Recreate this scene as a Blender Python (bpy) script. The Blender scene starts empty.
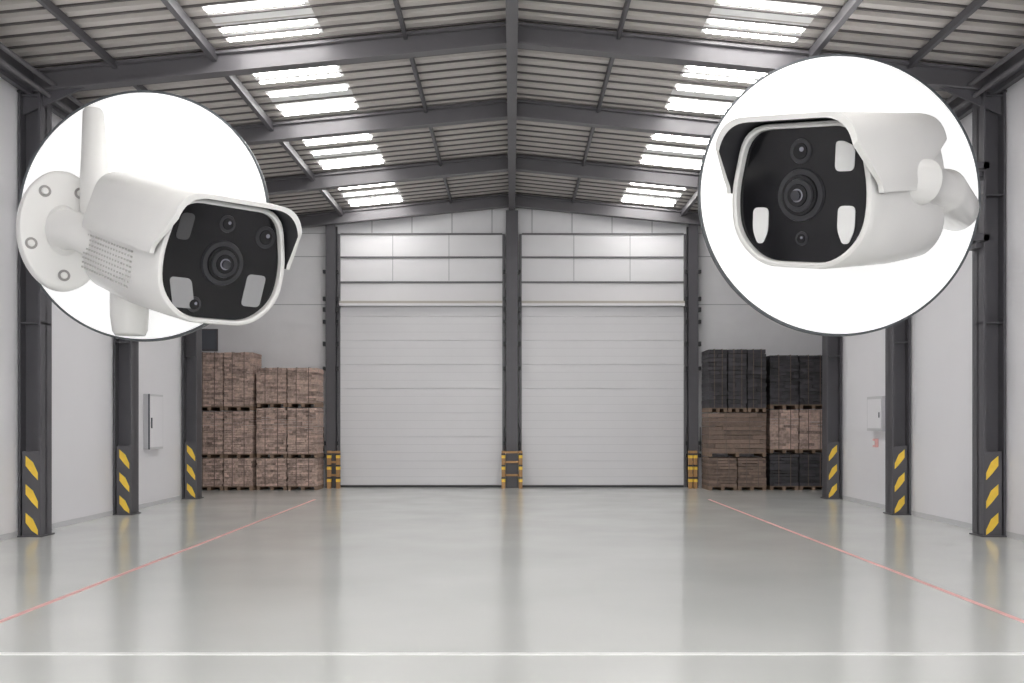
import bpy, math, random
from mathutils import Vector, Matrix
random.seed(7)
sc = bpy.context.scene
sc.view_settings.view_transform = 'Standard'
EYE = 1.6

# ---------------------------------------------------------------- materials
def mat(name, col, rough=0.6, metal=0.0, var=0.0, nscale=3.0, bump=0.0, bscale=40.0, emis=None, estr=0.0, spec=0.5, island=0.0, coat=0.0):
    m = bpy.data.materials.new(name); m.use_nodes = True
    nt = m.node_tree; b = nt.nodes['Principled BSDF']
    b.inputs['Base Color'].default_value = (*col, 1)
    b.inputs['Roughness'].default_value = rough
    b.inputs['Metallic'].default_value = metal
    b.inputs['Specular IOR Level'].default_value = spec
    b.inputs['Coat Weight'].default_value = coat
    tc = nt.nodes.new('ShaderNodeTexCoord')
    if var > 0 or island > 0:
        mix = nt.nodes.new('ShaderNodeHueSaturation')
        mix.inputs['Color'].default_value = (*col, 1)
        add = nt.nodes.new('ShaderNodeMath'); add.operation = 'ADD'
        n = nt.nodes.new('ShaderNodeTexNoise'); n.inputs['Scale'].default_value = nscale
        n.inputs['Detail'].default_value = 4
        nt.links.new(tc.outputs['Object'], n.inputs['Vector'])
        mr = nt.nodes.new('ShaderNodeMapRange')
        mr.inputs['From Min'].default_value = 0.3; mr.inputs['From Max'].default_value = 0.7
        mr.inputs['To Min'].default_value = 1 - var; mr.inputs['To Max'].default_value = 1 + var
        nt.links.new(n.outputs['Fac'], mr.inputs['Value'])
        nt.links.new(mr.outputs['Result'], add.inputs[0])
        if island > 0:
            g = nt.nodes.new('ShaderNodeNewGeometry')
            mr2 = nt.nodes.new('ShaderNodeMapRange')
            mr2.inputs['To Min'].default_value = -island; mr2.inputs['To Max'].default_value = island
            nt.links.new(g.outputs['Random Per Island'], mr2.inputs['Value'])
            nt.links.new(mr2.outputs['Result'], add.inputs[1])
        else:
            add.inputs[1].default_value = 0
        nt.links.new(add.outputs[0], mix.inputs['Value'])
        nt.links.new(mix.outputs['Color'], b.inputs['Base Color'])
    if bump > 0:
        n2 = nt.nodes.new('ShaderNodeTexNoise'); n2.inputs['Scale'].default_value = bscale
        nt.links.new(tc.outputs['Object'], n2.inputs['Vector'])
        bp = nt.nodes.new('ShaderNodeBump'); bp.inputs['Strength'].default_value = bump
        bp.inputs['Distance'].default_value = 0.02
        nt.links.new(n2.outputs['Fac'], bp.inputs['Height'])
        nt.links.new(bp.outputs['Normal'], b.inputs['Normal'])
    if emis:
        b.inputs['Emission Color'].default_value = (*emis, 1)
        b.inputs['Emission Strength'].default_value = estr
    return m

M_wall = mat('wall_paint', (0.83, 0.82, 0.85), 0.7, var=0.015, nscale=0.6)
M_back = mat('back_wall_cladding', (0.79, 0.785, 0.805), 0.65, var=0.02)
M_door = mat('door_steel', (0.73, 0.725, 0.745), 0.5, var=0.015, nscale=1.2)
M_doorgap = mat('door_joint', (0.56, 0.56, 0.58), 0.6)
M_joint = mat('panel_joint', (0.42, 0.42, 0.44), 0.7)
M_steel = mat('painted_grey_steel', (0.088, 0.085, 0.095), 0.45, var=0.08, nscale=2)
M_steel_l = mat('rafter_grey_steel', (0.125, 0.12, 0.13), 0.45, var=0.06, nscale=2)
M_rail = mat('door_rail', (0.45, 0.42, 0.38), 0.5)
M_deck = mat('roof_deck', (0.55, 0.52, 0.495), 0.4, var=0.05, nscale=1.5)
M_rib_shade = mat('roof_rib_shade', (0.11, 0.10, 0.10), 0.6)
M_sky = mat('skylight_polycarbonate', (0.8, 0.8, 0.8), 0.4, emis=(1.0, 0.985, 0.96), estr=0.06)
M_lamp = mat('strip_lamp', (0.95, 0.95, 0.95), 0.3, emis=(1.0, 0.98, 0.95), estr=22.0)
M_yel = mat('hazard_yellow', (0.92, 0.62, 0.07), 0.5, var=0.08, nscale=8)
M_orange = mat('guard_orange', (0.42, 0.23, 0.09), 0.5, var=0.1, nscale=8)
M_black = mat('black_rubber', (0.03, 0.03, 0.035), 0.5)
M_red = mat('red_floor_paint', (0.86, 0.49, 0.47), 0.4, var=0.15, nscale=6)
M_white = mat('white_floor_paint', (0.90, 0.91, 0.90), 0.35, var=0.05, nscale=5)
M_brick = mat('wood_brick_load', (0.49, 0.365, 0.315), 0.9, var=0.3, nscale=16, bump=0.8, bscale=30, island=0.35)
M_brick2 = mat('brown_board_load', (0.22, 0.16, 0.13), 0.85, var=0.2, nscale=10, bump=0.4, island=0.3)
M_dark = mat('charcoal_crate', (0.05, 0.048, 0.055), 0.7, var=0.2, nscale=8, island=0.4)
M_pallet = mat('pallet_wood', (0.26, 0.18, 0.13), 0.8, var=0.2, nscale=6)
M_strap = mat('strap', (0.16, 0.12, 0.10), 0.6)
M_box = mat('grey_cabinet', (0.62, 0.62, 0.64), 0.5)
M_glass = mat('dark_glass', (0.12, 0.13, 0.15), 0.2)
M_plastic = mat('white_plastic', (0.86, 0.855, 0.84), 0.35, var=0.01, coat=0.2)
M_face = mat('black_glass', (0.006, 0.006, 0.008), 0.12)
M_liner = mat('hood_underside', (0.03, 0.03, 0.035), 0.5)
M_ring = mat('lens_ring', (0.035, 0.035, 0.04), 0.3)
M_lens = mat('lens_glass', (0.015, 0.015, 0.025), 0.05, coat=1.0)
M_led = mat('led_window', (0.85, 0.85, 0.85), 0.3)
M_ledg = mat('led_window_grey', (0.34, 0.34, 0.35), 0.2)
M_ledd = mat('led_window_dim', (0.08, 0.08, 0.085), 0.2)
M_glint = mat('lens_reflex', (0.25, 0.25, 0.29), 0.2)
M_dot = mat('speaker_hole', (0.56, 0.55, 0.53), 0.6)
M_screw = mat('screw', (0.35, 0.34, 0.33), 0.35, metal=0.6)
M_panel = mat('board_white_glow', (0.9, 0.9, 0.9), 0.6, emis=(1, 1, 1), estr=0.5)  # no lamp inside the board; emission added to keep it white
M_rim = mat('board_rim', (0.10, 0.11, 0.12), 0.5)

# floor
M_floor = bpy.data.materials.new('polished_concrete'); M_floor.use_nodes = True
nt = M_floor.node_tree; b = nt.nodes['Principled BSDF']
tc = nt.nodes.new('ShaderNodeTexCoord')
n = nt.nodes.new('ShaderNodeTexNoise'); n.inputs['Scale'].default_value = 0.45; n.inputs['Detail'].default_value = 6
cr = nt.nodes.new('ShaderNodeValToRGB')
cr.color_ramp.elements[0].position = 0.25; cr.color_ramp.elements[0].color = (0.67, 0.69, 0.67, 1)
cr.color_ramp.elements[1].position = 0.75; cr.color_ramp.elements[1].color = (0.75, 0.765, 0.75, 1)
nt.links.new(tc.outputs['Object'], n.inputs['Vector']); nt.links.new(n.outputs['Fac'], cr.inputs['Fac'])
nt.links.new(cr.outputs['Color'], b.inputs['Base Color'])
n2 = nt.nodes.new('ShaderNodeTexNoise'); n2.inputs['Scale'].default_value = 0.7; n2.inputs['Detail'].default_value = 4
mr = nt.nodes.new('ShaderNodeMapRange'); mr.inputs['To Min'].default_value = 0.10; mr.inputs['To Max'].default_value = 0.22
nt.links.new(tc.outputs['Object'], n2.inputs['Vector']); nt.links.new(n2.outputs['Fac'], mr.inputs['Value'])
nt.links.new(mr.outputs['Result'], b.inputs['Roughness'])
b.inputs['Specular IOR Level'].default_value = 0.8

# ---------------------------------------------------------------- mesh builder
class MB:
    def __init__(s): s.v = []; s.f = []; s.m = []; s.mats = []
    def mi(s, m):
        if m not in s.mats: s.mats.append(m)
        return s.mats.index(m)
    def box(s, x0, x1, y0, y1, z0, z1, m, shear=None):
        o = len(s.v)
        for z in (z0, z1):
            for (x, y) in ((x0, y0), (x1, y0), (x1, y1), (x0, y1)):
                s.v.append((x, y, z))
        if shear:
            for i in range(o, o+8):
                x, y, z = s.v[i]; s.v[i] = (x, y, z + shear(x, y))
        k = s.mi(m)
        for q in ((0,3,2,1),(4,5,6,7),(0,1,5,4),(1,2,6,5),(2,3,7,6),(3,0,4,7)):
            s.f.append([o+a for a in q]); s.m.append(k)
        return s
    def rings(s, rings, m, cap0=True, cap1=True, closed=True, mfun=None):
        o = len(s.v); n = len(rings[0]); k = s.mi(m)
        for r in rings: s.v += [tuple(p) for p in r]
        for i in range(len(rings)-1):
            for j in range(n if closed else n-1):
                a = o+i*n+j; b_ = o+i*n+(j+1) % n
                s.f.append([a, b_, b_+n, a+n]); s.m.append(k)
        if cap0: s.f.append([o+j for j in range(n)][::-1]); s.m.append(k)
        if cap1: s.f.append([o+(len(rings)-1)*n+j for j in range(n)]); s.m.append(k)
    def tube(s, pts, rad, m, seg=32, sx=1.0):
        pts = [Vector(p) for p in pts]; rs = []
        for i, p in enumerate(pts):
            d = (pts[min(i+1, len(pts)-1)] - pts[max(i-1, 0)]).normalized()
            up = Vector((0, 0, 1)) if abs(d.z) < 0.9 else Vector((1, 0, 0))
            u = d.cross(up).normalized(); w = d.cross(u).normalized()
            rs.append([p + u*math.cos(2*math.pi*j/seg)*rad[i]*sx + w*math.sin(2*math.pi*j/seg)*rad[i] for j in range(seg)])
        s.rings(rs, m)
    def obj(s, name, smooth=None, parent=None, bevel=0):
        me = bpy.data.meshes.new(name); me.from_pydata(s.v, [], s.f)
        for m in s.mats: me.materials.append(m)
        me.polygons.foreach_set('material_index', s.m)
        import bmesh
        bm = bmesh.new(); bm.from_mesh(me); bmesh.ops.recalc_face_normals(bm, faces=bm.faces); bm.to_mesh(me); bm.free()
        if smooth:
            me.shade_smooth(); me.set_sharp_from_angle(angle=math.radians(smooth))
        ob = bpy.data.objects.new(name, me); sc.collection.objects.link(ob)
        if bevel:
            bv = ob.modifiers.new('bevel', 'BEVEL'); bv.width = bevel; bv.segments = 2; bv.limit_method = 'ANGLE'
        if parent: ob.parent = parent
        return ob

def box(name, *a, **k):
    return MB().box(*a).obj(name, **k)

# ---------------------------------------------------------------- shell
WX = 6.95; YB = 25.6; Y0 = -7.0; RID = 7.30; SL = 0.1; YW = 22.0; WX2 = 9.2
def roofz(x): return RID - SL*abs(x)
box('floor', -WX2-0.3, WX2+0.3, Y0, YB+0.3, -0.2, 0.0, M_floor)
box('wall_left', -WX-0.25, -WX, Y0, YW, 0, roofz(WX)+0.02, M_wall)
box('wall_right', WX, WX+0.25, Y0, YW, 0, roofz(WX)+0.02, M_wall)
for sgn, nm in ((-1, 'left'), (1, 'right')):
    a2, c2 = sorted((sgn*(WX+0.25), sgn*(WX2+0.25)))
    box('wall_return_'+nm, a2, c2, YW-0.25, YW, 0, 6.6, M_wall)
    a, c = sorted((sgn*WX2, sgn*(WX2+0.25)))
    box('wall_alcove_'+nm, a, c, YW, YB, 0, 6.5, M_wall)
    a, c = sorted((sgn*(WX-0.015), sgn*WX))
    box('baseboard_'+nm, a, c, Y0, YW, 0, 0.08, M_box)
mb = MB()
prof = [(-WX2-.25, 0), (WX2+.25, 0), (WX2+.25, roofz(WX2+.25)), (0, RID+.02), (-WX2-.25, roofz(WX2+.25))]
mb.rings([[(x, YB, z) for x, z in prof], [(x, YB+0.25, z) for x, z in prof]], M_back)
for sg in (-1, 1):
    for z in (4.55, 5.75, 6.33):
        a, c = sorted((sg*4.6, sg*9.2)); mb.box(a, c, YB-0.008, YB, z, z+0.02, M_joint)
    for i in range(9):
        x = sg*(0.5+i*1.0); mb.box(x-0.012, x+0.012, YB-0.008, YB, 6.34, roofz(x)-0.05, M_joint)
mb.obj('wall_back')

# ---------------------------------------------------------------- roof deck
mb = MB(); per = 0.36; prof = []
y = Y0
while y < YB:
    for dy, dz in ((0, 0), (0.15, 0), (0.19, 0.10), (0.32, 0.10)):
        prof.append((min(y+dy, YB), dz))
    y += per
prof.append((YB, 0))
def deck(x0, x1, ylim=None):
    pr = prof if ylim is None else [p for p in prof if p[0] >= ylim]
    r0 = [(x0, yy, roofz(x0)+dz) for yy, dz in pr]; r1 = [(x1, yy, roofz(x1)+dz) for yy, dz in pr]
    mb.rings([r0, r1], M_deck, cap0=False, cap1=False, closed=False)
for sg in (-1, 1):
    deck(0, sg*(WX+0.25)); deck(sg*(WX+0.25), sg*(WX2+0.25), YW-0.3)
y = Y0
while y < YB-0.2:
    for sg in (-1, 1):
        a, c = sorted((0, sg*WX))
        mb.box(a, c, y+0.14, y+0.175, -0.03, 0.0, M_rib_shade, shear=lambda x, y_: roofz(x))  # dark strips added along the deck ribs, standing in for rib shading
    y += per
ceil = mb.obj('ceiling')
sol = ceil.modifiers.new('solid', 'SOLIDIFY'); sol.thickness = 0.01
mb = MB()
for sg in (-1, 1):
    a, c = sorted((0, sg*(WX2+0.3)))
    mb.box(a, c, Y0, YB+.3, 0.14, 0.2, M_deck, shear=lambda x, y_: roofz(x))
mb.obj('roof_outer_skin')

COLS = [14.37, 17.8, 21.5]
FR = [-5.6, -2.3, 1.1, 4.4, 7.7, 11.0] + COLS + [25.15]
for i, y in enumerate(FR):
    mb = MB(); xe = WX if y < 22 else WX2; dp = 0.33
    for sg in (-1, 1):
        a, c = sorted((0, sg*xe)); sh = lambda x, y_: roofz(x)
        mb.box(a, c, y, y+0.20, -0.10, -0.06, M_steel_l, shear=sh)
        mb.box(a, c, y+0.085, y+0.115, -dp, -0.05, M_steel_l, shear=sh)
        mb.box(a, c, y, y+0.20, -dp-0.03, -dp, M_steel_l, shear=sh)
        x1 = sg*xe; x0 = sg*(xe-1.0)
        o = len(mb.v); km = mb.mi(M_steel)
        for yy in (y+0.08, y+0.12):
            mb.v += [(x0, yy, roofz(x0)-dp), (x1, yy, roofz(x1)-dp), (x1, yy, roofz(x1)-dp-0.35)]
        for q in ((0,1,2),(5,4,3),(0,3,4,1),(1,4,5,2),(2,5,3,0)):
            mb.f.append([o+a_ for a_ in q]); mb.m.append(km)
    mb.obj('roof_rafter')
for x, w, h in ((-5.6, .06, .10), (-4.2, .08, .14), (-1.5, .05, .10), (1.5, .05, .10), (4.2, .08, .14), (5.6, .06, .10)):
    z = roofz(x); box('roof_purlin', x-w/2, x+w/2, Y0, YB, z-0.04-h, z-0.04, M_steel)
box('roof_ridge_beam', -0.08, 0.08, Y0, YB, RID-0.42, RID-0.03, M_steel_l)
for sg in (-1, 1):
    mb = MB()
    a, c = sorted((sg*(WX-0.32), sg*(WX-0.02))); mb.box(a, c, Y0, YW, 6.28, 6.35, M_steel)
    a, c = sorted((sg*(WX-0.20), sg*(WX-0.14))); mb.box(a, c, Y0, YW, 6.22, 6.56, M_steel)
    for dx, zz in ((0.42, 6.22), (0.50, 6.36)):
        mb.tube([(sg*(WX-dx), Y0, zz), (sg*(WX-dx), YW, zz)], [0.035, 0.035], M_steel_l, 10)
    mb.obj('eave_beam')

# skylight strips + lamps
mb = MB(); ml = MB()
for i in range(len(FR)-1):
    ya, yb = FR[i]+0.30, FR[i+1]-0.05; L = (yb-ya)
    for sg in (-1, 1):
        x0, x1 = sorted((sg*2.62, sg*3.95)); sh = lambda x, y_: roofz(x)
        for s0, s1 in ((0.0, 0.44), (0.54, 0.98)):
            a, c = ya+L*s0, ya+L*s1
            nst = 4; p = (c-a)/nst
            for k in range(nst):
                yy = a+k*p
                mb.box(x0, x1, yy+0.02, yy+p-0.03, -0.012, -0.004, M_sky, shear=sh)
                if k in (0, 2, 3):
                    ml.box(x0+0.05, x1-0.05, yy+p*0.4, yy+p*0.4+0.085, -0.045, -0.02, M_lamp, shear=sh)
mb.obj('window_skylights'); ml.obj('ceiling_strip_lights')

# ---------------------------------------------------------------- side columns
def column(sg, y):
    mb = MB(); XI = 6.62; XO = WX-0.02; D = 0.36
    def bx(xa, xb, *r):
        a, c = sorted((sg*xa, sg*xb)); mb.box(a, c, *r)
    zt = roofz(XI)-0.30
    bx(XI, XI+0.03, y, y+D, 0, zt, M_steel)
    bx(XO-0.03, XO, y, y+D, 0, zt, M_steel)
    bx(XI, XO, y+D/2-0.015, y+D/2+0.015, 0, zt, M_steel)
    for z in (3.0, 4.8, 6.2):
        bx(XI, XO, y+0.02, y+D-0.02, z, z+0.02, M_steel)
    bx(XI-0.03, XO, y-0.03, y+D+0.03, 0, 0.02, M_steel)
    bx(XI-0.004, XO-0.06, y-0.008, y+0.01, 0.02, 1.20, M_steel)
    k = mb.mi(M_yel)
    for zc in (0.92, 0.52, 0.12):
        o = len(mb.v)
        xa, xb = sg*(XI+0.03), sg*(XO-0.11)
        q = [(xb, zc+0.08), (xb, zc+0.22), ((xa*0.6+xb*0.4), zc+0.13), (xa, zc-0.02), (xa, zc-0.12), ((xa*0.5+xb*0.5), zc-0.03)]
        for yy in (y-0.013, y-0.008):
            mb.v += [(a, yy, max(z, 0.03)) for a, z in q]
        n = 6
        mb.f.append([o+j for j in range(n)]); mb.m.append(k)
        mb.f.append([o+n+j for j in range(n)][::-1]); mb.m.append(k)
        for j in range(n):
            mb.f.append([o+j, o+(j+1) % n, o+n+(j+1) % n, o+n+j]); mb.m.append(k)
    mb.obj('steel_column')
for y in FR[:-1]:
    for sg in (-1, 1): column(sg, y)

# ---------------------------------------------------------------- back wall: posts, doors, heads
def hcol(x0, x1, name, ztop):
    mb = MB(); c = (x0+x1)/2
    mb.box(x0, x1, YB-0.34, YB-0.31, 0, ztop, M_steel)
    mb.box(c-0.02, c+0.02, YB-0.31, YB-0.03, 0, ztop, M_steel)
    mb.box(x0, x1, YB-0.03, YB-0.01, 0, ztop, M_steel)
    for s_ in (x0-0.07, x1+0.01):
        for z in (0.75, 1.05, 2.9, 3.5, 4.05, 4.35, 4.62, 5.3):
            mb.box(s_, s_+0.06, YB-0.34, YB-0.20, z, z+0.07+0.08*((z*7) % 1), M_black)
        mb.tube([(s_+0.03, YB-0.36, 0.9), (s_+0.03, YB-0.36, 1.5)], [0.02, 0.012], M_black, 8)
    mb.obj(name)
hcol(-0.15, 0.15, 'door_post', 6.85); hcol(-4.60, -4.36, 'door_post', 6.5); hcol(4.36, 4.60, 'door_post', 6.5)
for i, (xa, xb) in enumerate(((-4.27, -0.24), (0.24, 4.27))):
    mb = MB()
    z = 0.06
    mb.box(xa, xb, YB-0.08, YB-0.012, 0.0, 4.5, M_doorgap)
    while z < 4.42:
        mb.box(xa, xb, YB-0.12, YB-0.08, z, min(z+0.592, 4.48), M_door)
        for q in (0.2, 0.4):
            if z+q < 4.4: mb.box(xa, xb, YB-0.122, YB-0.12, z+q, z+q+0.006, M_doorgap)
        z += 0.6
    mb.box(xa, xb, YB-0.13, YB-0.08, 0.0, 0.05, M_black)
    for sx in (xa-0.06, xb):
        mb.box(sx, sx+0.06, YB-0.16, YB-0.012, 0, 6.3, M_steel_l)
    for za, zb in ((4.62, 5.08), (5.13, 5.70), (5.75, 6.28)):
        mb.box(xa, xb, YB-0.10, YB-0.012, za, zb, M_door)
    for za in (5.08, 5.70, 6.28):
        mb.box(xa, xb, YB-0.13, YB-0.012, za, za+0.045, M_steel_l)
    mb.box(xa, xb, YB-0.30, YB-0.012, 4.50, 4.56, M_door)
    mb.box(xa, xb, YB-0.28, YB-0.012, 4.56, 4.62, M_rail)
    for x in (xa+1.3, xa+2.7):
        mb.box(x-.01, x+.01, YB-0.103, YB-0.09, 5.14, 6.28, M_joint)
    mb.obj('door_%d' % (i+1))
def guard(xc, w):
    mb = MB(); y = YB-0.55
    for x in (xc-w/2, xc+w/2):
        mb.box(x-0.045, x+0.045, y-0.05, y+0.05, 0, 0.92, M_orange)
        for z in (0.16, 0.46, 0.74):
            mb.box(x-0.049, x+0.049, y-0.055, y+0.055, z, z+0.07, M_yel)
            mb.box(x-0.048, x+0.048, y-0.054, y+0.054, z+0.08, z+0.12, M_black)
    for z in (0.30, 0.62, 0.86):
        mb.box(xc-w/2, xc+w/2, y-0.03, y+0.03, z, z+0.05, M_orange)
    mb.obj('door_guard_rail')
guard(0, 0.42); guard(-4.36, 0.22); guard(4.42, 0.12)

mb = MB(); mb.box(-7.85, -7.35, YB-0.03, YB-0.001, 3.4, 3.95, M_steel); mb.box(-7.8, -7.4, YB-0.04, YB-0.03, 3.45, 3.9, M_glass); mb.obj('window_1')
mb = MB(); mb.box(-WX+0.001, -WX+0.10, 19.3, 20.1, 1.1, 2.15, M_box); mb.box(-WX+0.10, -WX+0.11, 19.34, 20.06, 1.14, 2.11, M_wall)
mb.box(-WX+0.11, -WX+0.13, 19.4, 19.43, 1.5, 1.7, M_glass); mb.box(-WX+0.10, -WX+0.12, 19.28, 19.32, 1.1, 2.15, M_glass); mb.obj('wall_cabinet')
mb = MB(); mb.box(WX-0.12, WX-0.001, 18.9, 19.7, 1.45, 2.1, M_box); mb.box(WX-0.13, WX-0.12, 18.95, 19.65, 1.5, 2.05, M_wall); mb.box(WX-0.14, WX-0.13, 19.0, 19.04, 1.7, 1.8, M_glass); mb.obj('wall_cabinet')
mb = MB(); mb.box(WX-0.06, WX-0.001, 19.42, 19.56, 1.14, 1.30, M_red); mb.box(WX-0.07, WX-0.06, 19.45, 19.53, 1.18, 1.26, M_white); mb.obj('fire_call_point')

for x in (-4.12, 4.12):
    box('trim_1' if x < 0 else 'trim_2', x-0.03, x+0.03, Y0, 21.4, 0.0, 0.003, M_red)
box('trim_3', -WX, WX, 7.06, 7.13, 0.0, 0.0035, M_white)

# ---------------------------------------------------------------- pallet loads
def load(mb, x0, x1, y0, y1, z0, z1, m, bh, bw, jit=0.02, rnd=0.5):
    mb.box(x0, x1, y0+.02, y1, z0+0.075, z0+0.10, M_pallet)
    for t in (0, 0.45, 0.9):
        xx = x0+(x1-x0-0.08)*t/0.9; mb.box(xx, xx+0.08, y0+.02, y1, z0, z0+0.075, M_pallet)
    za = z0+0.10; nr = max(1, round((z1-za)/bh)); hh = (z1-za)/nr
    for r in range(nr):
        x = x0-random.uniform(0, bw)
        while x < x1-0.01:
            w = bw*random.uniform(1-rnd, 1+rnd)
            a, c = max(x, x0-random.uniform(0, .01)), min(x+w, x1+random.uniform(-.01, .01))
            if c-a > 0.02:
                mb.box(a, c-0.004, y0+random.uniform(-jit, jit), y1, za+r*hh, za+(r+1)*hh-random.uniform(0.001, .012), m)
            x += w
def stack(name, x0, x1, y0, y1, layers):
    mb = MB()
    for (z0, z1, n, m, bh, bw, rnd) in layers:
        w = (x1-x0)/n
        for i in range(n):
            load(mb, x0+i*w+0.015, x0+(i+1)*w-0.015, y0, y1, z0, z1, m, bh, bw, rnd=rnd)
            for t in (0.3, 0.7):
                xs = x0+i*w+w*t; mb.box(xs-.008, xs+.008, y0-0.03, y0-0.022, z0+.08, z1, M_strap)
                mb.box(xs-.008, xs+.008, y0-0.03, y1, z1, z1+0.005, M_strap)
    mb.obj(name)
stack('pallet_stack', -7.55, -6.14, 24.3, 25.2, [(0, 0.76, 2, M_brick, .055, .18, .6), (0.77, 1.88, 2, M_brick, .055, .18, .6), (1.90, 3.28, 2, M_brick, .055, .18, .6)])
stack('pallet_stack', -6.10, -4.62, 24.4, 25.2, [(0, 0.76, 2, M_brick, .055, .18, .6), (0.77, 1.96, 2, M_brick, .055, .18, .6), (1.98, 2.92, 2, M_brick, .055, .18, .6)])
stack('pallet_stack', 4.66, 6.05, 24.3, 25.2, [(0, 0.78, 2, M_brick2, .07, .36, .3), (0.80, 1.84, 1, M_brick2, .11, .75, .3), (1.86, 3.35, 3, M_dark, .10, .25, .2)])
stack('pallet_stack', 6.14, 7.55, 24.4, 25.2, [(0, 0.86, 2, M_dark, .08, .35, .2), (0.88, 1.92, 2, M_brick, .07, .3, .5), (1.94, 3.22, 2, M_dark, .08, .2, .3)])

# ---------------------------------------------------------------- round display boards, panels with added glow
def disc_board(cx, cy, cz, r, sg):
    e = bpy.data.objects.new('round_display_board', None); sc.collection.objects.link(e)
    mb = MB(); seg = 128
    def ring(rr, y): return [(cx+rr*math.cos(2*math.pi*j/seg), y, cz+rr*math.sin(2*math.pi*j/seg)) for j in range(seg)]
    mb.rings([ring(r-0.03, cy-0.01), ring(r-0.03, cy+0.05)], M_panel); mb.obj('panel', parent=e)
    mb = MB()
    mb.rings([ring(r-0.03, cy-0.02), ring(r, cy-0.02), ring(r, cy+0.07), ring(r-0.03, cy+0.07), ring(r-0.03, cy-0.02)], M_rim, cap0=False, cap1=False)
    mb.obj('rim', parent=e, smooth=40)
    mb = MB()
    for z in (cz-0.5, cz+0.5):
        a, c = sorted((cx, sg*6.60)); mb.box(a, c, cy+0.35, cy+0.43, z-0.04, z+0.04, M_steel)
        mb.box(cx-0.05, cx+0.05, cy+0.05, cy+0.43, z-0.04, z+0.04, M_steel)
        a, c = sorted((sg*6.52, sg*6.60)); mb.box(a, c, cy+0.35, cy+0.90, z-0.04, z+0.04, M_steel)
        a, c = sorted((sg*6.52, sg*6.618)); mb.box(a, c, cy+0.60, cy+0.90, z-0.10, z+0.10, M_steel)
    mb.obj('bracket', parent=e)
DY = 13.8
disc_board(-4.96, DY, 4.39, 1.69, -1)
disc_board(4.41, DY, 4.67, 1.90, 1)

# ---------------------------------------------------------------- security cameras
def round_poly(pts, r, seg=6):
    out = []; n = len(pts)
    for i in range(n):
        p = Vector(pts[i]); a = Vector(pts[i-1]); c = Vector(pts[(i+1) % n])
        rr = r[i] if isinstance(r, (list, tuple)) else r
        d1 = (a-p); d2 = (c-p); l = min(rr, d1.length*0.48, d2.length*0.48)
        s0 = p+d1.normalized()*l; s1 = p+d2.normalized()*l
        for k in range(seg+1):
            t = k/seg
            out.append(tuple(s0*(1-t)**2 + p*2*t*(1-t) + s1*t*t))
    return out
FACE = [(0.60, 0.64), (-0.60, 0.64), (-0.74, 0.02), (-0.70, -0.38), (-0.40, -0.65), (0.40, -0.65), (0.70, -0.38), (0.74, 0.02)]
BODY = [(0.62, 0.60), (-0.62, 0.60), (-0.76, 0.10), (-0.76, -0.46), (-0.58, -0.66), (0.58, -0.66), (0.76, -0.46), (0.76, 0.10)]
def prof_s(s, t=0.0):
    P = [(a[0]*(1-t)+b_[0]*t, a[1]*(1-t)+b_[1]*t) for a, b_ in zip(FACE, BODY)]
    return round_poly([(x*s, z*s) for x, z in P], 0.25*s)

def disk(mb, x, z, y, r, m, th=0.02, seg=40, ax=1, az=1):
    mb.rings([[(x+r*ax*math.cos(2*math.pi*j/seg), y, z+r*az*math.sin(2*math.pi*j/seg)) for j in range(seg)],
              [(x+r*ax*.96*math.cos(2*math.pi*j/seg), y-th, z+r*az*.96*math.sin(2*math.pi*j/seg)) for j in range(seg)]], m)
def rpanel(mb, x, z, w, h, y, m, skew=0, kind=0, th=0.012):
    if kind == 1:
        pts = [(w/2, h/2), (-w/2, h/2), (-w/2, -h*0.15), (-w*0.18, -h/2), (w*0.18, -h/2), (w/2, -h*0.15)]
    elif kind == 2:
        pts = [(w/2, h*0.3), (-w*0.1, h/2), (-w/2, h/2), (-w/2, -h/2), (w/2, -h/2)]
    else:
        pts = [(w/2, h/2), (-w/2, h/2), (-w/2, -h/2), (w/2, -h/2)]
    pp = round_poly(pts, 0.06)
    mb.rings([[(x+a+skew*c, y, z+c) for a, c in pp], [(x+a+skew*c, y-th, z+c) for a, c in pp]], m)

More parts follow.
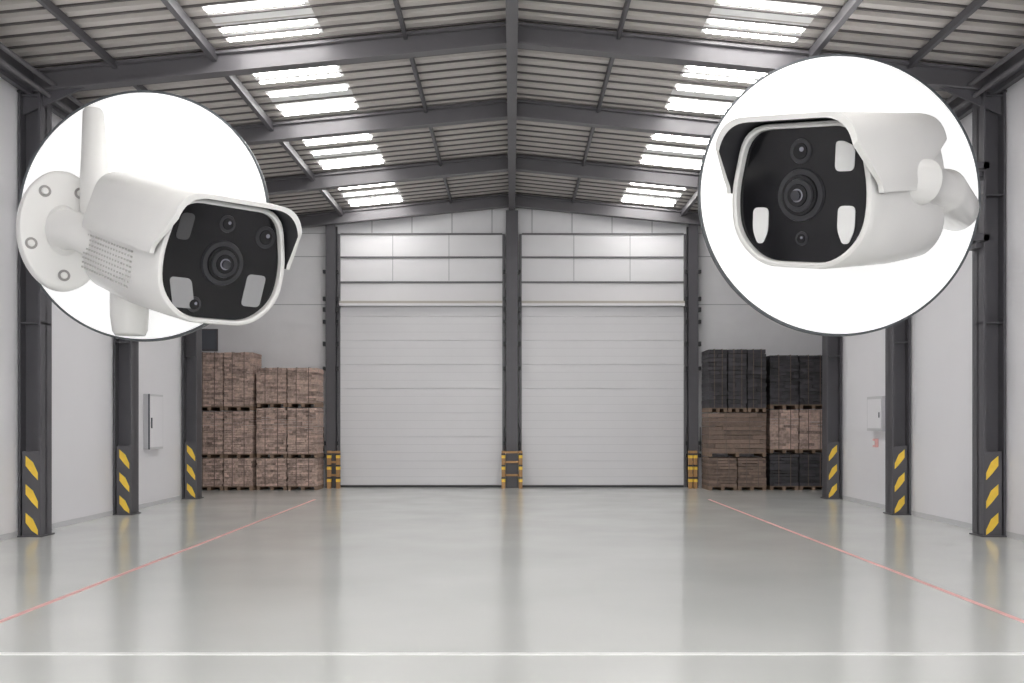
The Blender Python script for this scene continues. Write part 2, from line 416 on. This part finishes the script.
def security_camera(loc, pitch, yaw, roll, scale, L, windows, small, grille, sidecut, hoodover):
    e = bpy.data.objects.new('security_camera', None); sc.collection.objects.link(e)
    mb = MB()
    st = [(0.0, 1.0, 0), (-0.07, 1.0, 0), (-0.08, 1.03, 0), (-0.07, 1.07, 0), (-0.03, 1.09, 0.05), (L*0.25, 1.08, 0.7), (L*0.5, 1.08, 1), (L-0.12, 1.06, 1), (L-0.03, 1.02, 1), (L, 0.93, 1)]
    mb.rings([[(x, y, z) for x, z in prof_s(s, t)] for y, s, t in st], M_plastic, cap0=False)
    mb.obj('body', smooth=40, parent=e)
    mb = MB(); mb.rings([[(x, 0.0, z) for x, z in prof_s(1.0)], [(x, -0.012, z) for x, z in prof_s(0.99)]], M_face)
    mb.obj('face_glass', parent=e)
    mb = MB()
    disk(mb, 0, 0, -0.012, 0.26, M_ring, 0.03); disk(mb, 0, 0, -0.042, 0.20, M_face, 0.02)
    disk(mb, 0, 0, -0.062, 0.16, M_ring, 0.02); disk(mb, 0, 0, -0.082, 0.11, M_face, 0.012)
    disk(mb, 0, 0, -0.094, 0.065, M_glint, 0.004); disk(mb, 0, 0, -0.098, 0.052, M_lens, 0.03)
    mb.obj('lens', parent=e)
    mb = MB()
    for x, z, r in small:
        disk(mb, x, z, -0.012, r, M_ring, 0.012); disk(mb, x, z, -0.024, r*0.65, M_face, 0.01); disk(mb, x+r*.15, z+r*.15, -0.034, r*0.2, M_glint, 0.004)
    mb.obj('sensors', parent=e)
    mb = MB()
    for x, z, w, h, sk, m, kd in windows:
        rpanel(mb, x, z, w, h, -0.013, m, skew=sk, kind=kd)
    mb.obj('led_windows', parent=e)
    zb = 0.02
    def openprof(o):
        pts = [(0.825+o, zb), (0.82+o, 0.12), (0.67+o, 0.71+o), (-0.67-o, 0.71+o), (-0.82-o, 0.12), (-0.825-o, zb)]
        return round_poly(pts, [0, .05, .27, .27, .05, 0], 10)
    po, pi_ = openprof(0.05), openprof(0.0)
    def fy(z):
        t = min(1, max(0, (z-zb)/0.45)); return -0.03-hoodover*(t*t*(3-2*t))
    def by(z):
        t = min(1, max(0, (z-0.05)/0.35)); t = t*t*(3-2*t)
        return L*(sidecut+(0.97-sidecut)*t)
    n = len(po); mb = MB()
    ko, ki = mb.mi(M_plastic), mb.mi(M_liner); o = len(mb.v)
    ys = [0.0, 0.15, 0.5, 0.94, 0.98, 1.0]
    for s_, P in ((0, po), (1, pi_)):
        for t in ys:
            for x, z in P:
                f0 = fy(z); yy = f0 + (by(z)-f0)*t; sh = 1.0 if t < 0.97 else (0.99 if t < .99 else 0.965)
                if s_: sh = min(sh, 0.995) if t > 0.97 else 1.0
                if s_ and t > .99: sh = 0.965
                mb.v.append((x*sh, yy, z*sh))
    nr = len(ys)
    for i in range(nr-1):
        for j in range(n-1):
            a = o+i*n+j
            mb.f.append([a, a+1, a+n+1, a+n]); mb.m.append(ko)
            a2 = a+nr*n
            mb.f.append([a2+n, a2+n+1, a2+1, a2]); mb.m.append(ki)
    for i in (0, nr-1):
        for j in range(n-1):
            a = o+i*n+j; c = a+nr*n
            mb.f.append([a, c, c+1, a+1]); mb.m.append(ko)
    for i in range(nr-1):
        for j in (0, n-1):
            a = o+i*n+j; c = a+nr*n
            mb.f.append([a, a+n, c+n, c]); mb.m.append(ko)
    mb.obj('hood', smooth=35, parent=e)
    if grille:
        mb = MB()
        for i in range(18):
            for j in range(8):
                y = 0.55+i*0.08; z = -0.05-j*0.058
                x = -0.76*1.08-0.002
                mb.box(x-0.004, x+0.012, y-0.014, y+0.014, z-0.011, z+0.011, M_dot)
        mb.obj('speaker_grille', parent=e)
    e.location = loc; e.rotation_euler = (math.radians(pitch), math.radians(roll), math.radians(yaw)); e.scale = (scale,)*3
    bpy.context.view_layer.update()
    return e

def attach(ob, e):
    ob.parent = e; ob.matrix_parent_inverse = e.matrix_world.inverted()

W1 = M_led; G1 = M_ledg
camL = security_camera((-3.43, 12.1, 3.49), 16, 44, 0, 1.03, 2.05,
    [(-0.50, 0.36, 0.16, 0.30, 0.15, M_ledd, 0), (-0.44, -0.38, 0.26, 0.34, -0.25, G1, 0), (0.44, -0.28, 0.24, 0.38, 0.1, G1, 0)],
    [(0, 0.45, 0.10), (0.50, 0.36, 0.13), (-0.28, -0.5, 0.09)], True, 0.97, 0.30)
mb = MB()
N = Vector((math.sin(math.radians(38)), -math.cos(math.radians(38)), 0.0)); U = Vector((N.y*-1, N.x, 0)); C = Vector((-5.86, 13.35, 4.10))
def pr(off, s): return [C+N*off+U*(0.54*s*math.cos(2*math.pi*j/64))+Vector((0, 0, 0.78*s*math.sin(2*math.pi*j/64))) for j in range(64)]
mb.rings([pr(-0.10, 1.0), pr(0.03, 1.0), pr(0.06, 0.97), pr(0.07, 0.92)], M_plastic)
for a, r_ in ((60, .75), (125, .75), (200, .78), (270, .75), (330, .78)):
    ca = C+N*0.07+U*(0.54*r_*math.cos(math.radians(a)))+Vector((0, 0, 0.78*r_*math.sin(math.radians(a))))
    mb.tube([ca, ca+N*0.012], [0.075, 0.075], M_screw, 20); mb.tube([ca+N*0.012, ca+N*0.03], [0.045, 0.035], M_plastic, 16)
mb.rings([pr(0.07, 0.42), pr(0.16, 0.36)], M_plastic)
ob = mb.obj('mount_plate', smooth=40); attach(ob, camL)
mb = MB()
mb.tube([C+N*0.1, C+N*0.35+Vector((0.1, 0, -0.05)), Vector((-5.0, 13.05, 3.8))], [0.26, 0.24, 0.26], M_plastic)
ob = mb.obj('mount_arm', smooth=40); attach(ob, camL)
mb = MB()
mb.tube([(-5.42, 13.35, 4.25), (-5.42, 13.35, 4.65), (-5.45, 13.38, 4.72), (-5.50, 13.45, 5.68), (-5.50, 13.45, 5.73)], [0.20, 0.20, 0.185, 0.13, 0.10], M_plastic)
ob = mb.obj('antenna', smooth=40); attach(ob, camL)
mb = MB()
mb.tube([(-4.92, 13.2, 3.6), (-4.95, 13.25, 3.0), (-4.96, 13.3, 2.80), (-4.96, 13.3, 2.74)], [0.25, 0.24, 0.22, 0.19], M_plastic)
ob = mb.obj('lower_stem', smooth=40); attach(ob, camL)

camR = security_camera((3.40, 12.0, 4.27), 11, -47, 9, 1.19, 1.45,
    [(0.46, 0.36, 0.20, 0.28, 0.0, W1, 2), (-0.46, -0.30, 0.18, 0.36, 0.0, W1, 1), (0.50, -0.28, 0.18, 0.36, 0.0, W1, 1)],
    [(-0.02, 0.42, 0.12), (0.02, -0.42, 0.07)], False, 0.44, 0.34)
mb = MB()
mb.tube([(4.20, 12.30, 4.42), (4.70, 11.93, 4.42), (4.80, 11.98, 4.42), (4.83, 12.01, 4.42), (5.20, 12.42, 4.43), (5.23, 12.46, 4.43), (5.27, 12.52, 4.43), (5.92, 13.64, 4.45), (5.95, 13.72, 4.45)],
        [0.28, 0.28, 0.27, 0.22, 0.22, 0.26, 0.28, 0.28, 0.28], M_plastic)
ob = mb.obj('mount_arm', smooth=40); attach(ob, camR)

# ---------------------------------------------------------------- light + camera
w = bpy.data.worlds.new('sky_fill'); sc.world = w; w.use_nodes = True
bg = w.node_tree.nodes['Background']; bg.inputs['Color'].default_value = (1.0, 0.99, 0.985, 1); bg.inputs['Strength'].default_value = 4.2  # plain white fill, let in by the rear end left open for it
cam = bpy.data.cameras.new('cam'); co = bpy.data.objects.new('camera', cam); sc.collection.objects.link(co)
co.location = (0, 0, EYE); co.rotation_euler = (math.radians(90), 0, 0)
cam.lens = 36; cam.sensor_width = 36; cam.shift_y = (423-341.5)/1024; cam.clip_end = 200
sc.camera = co
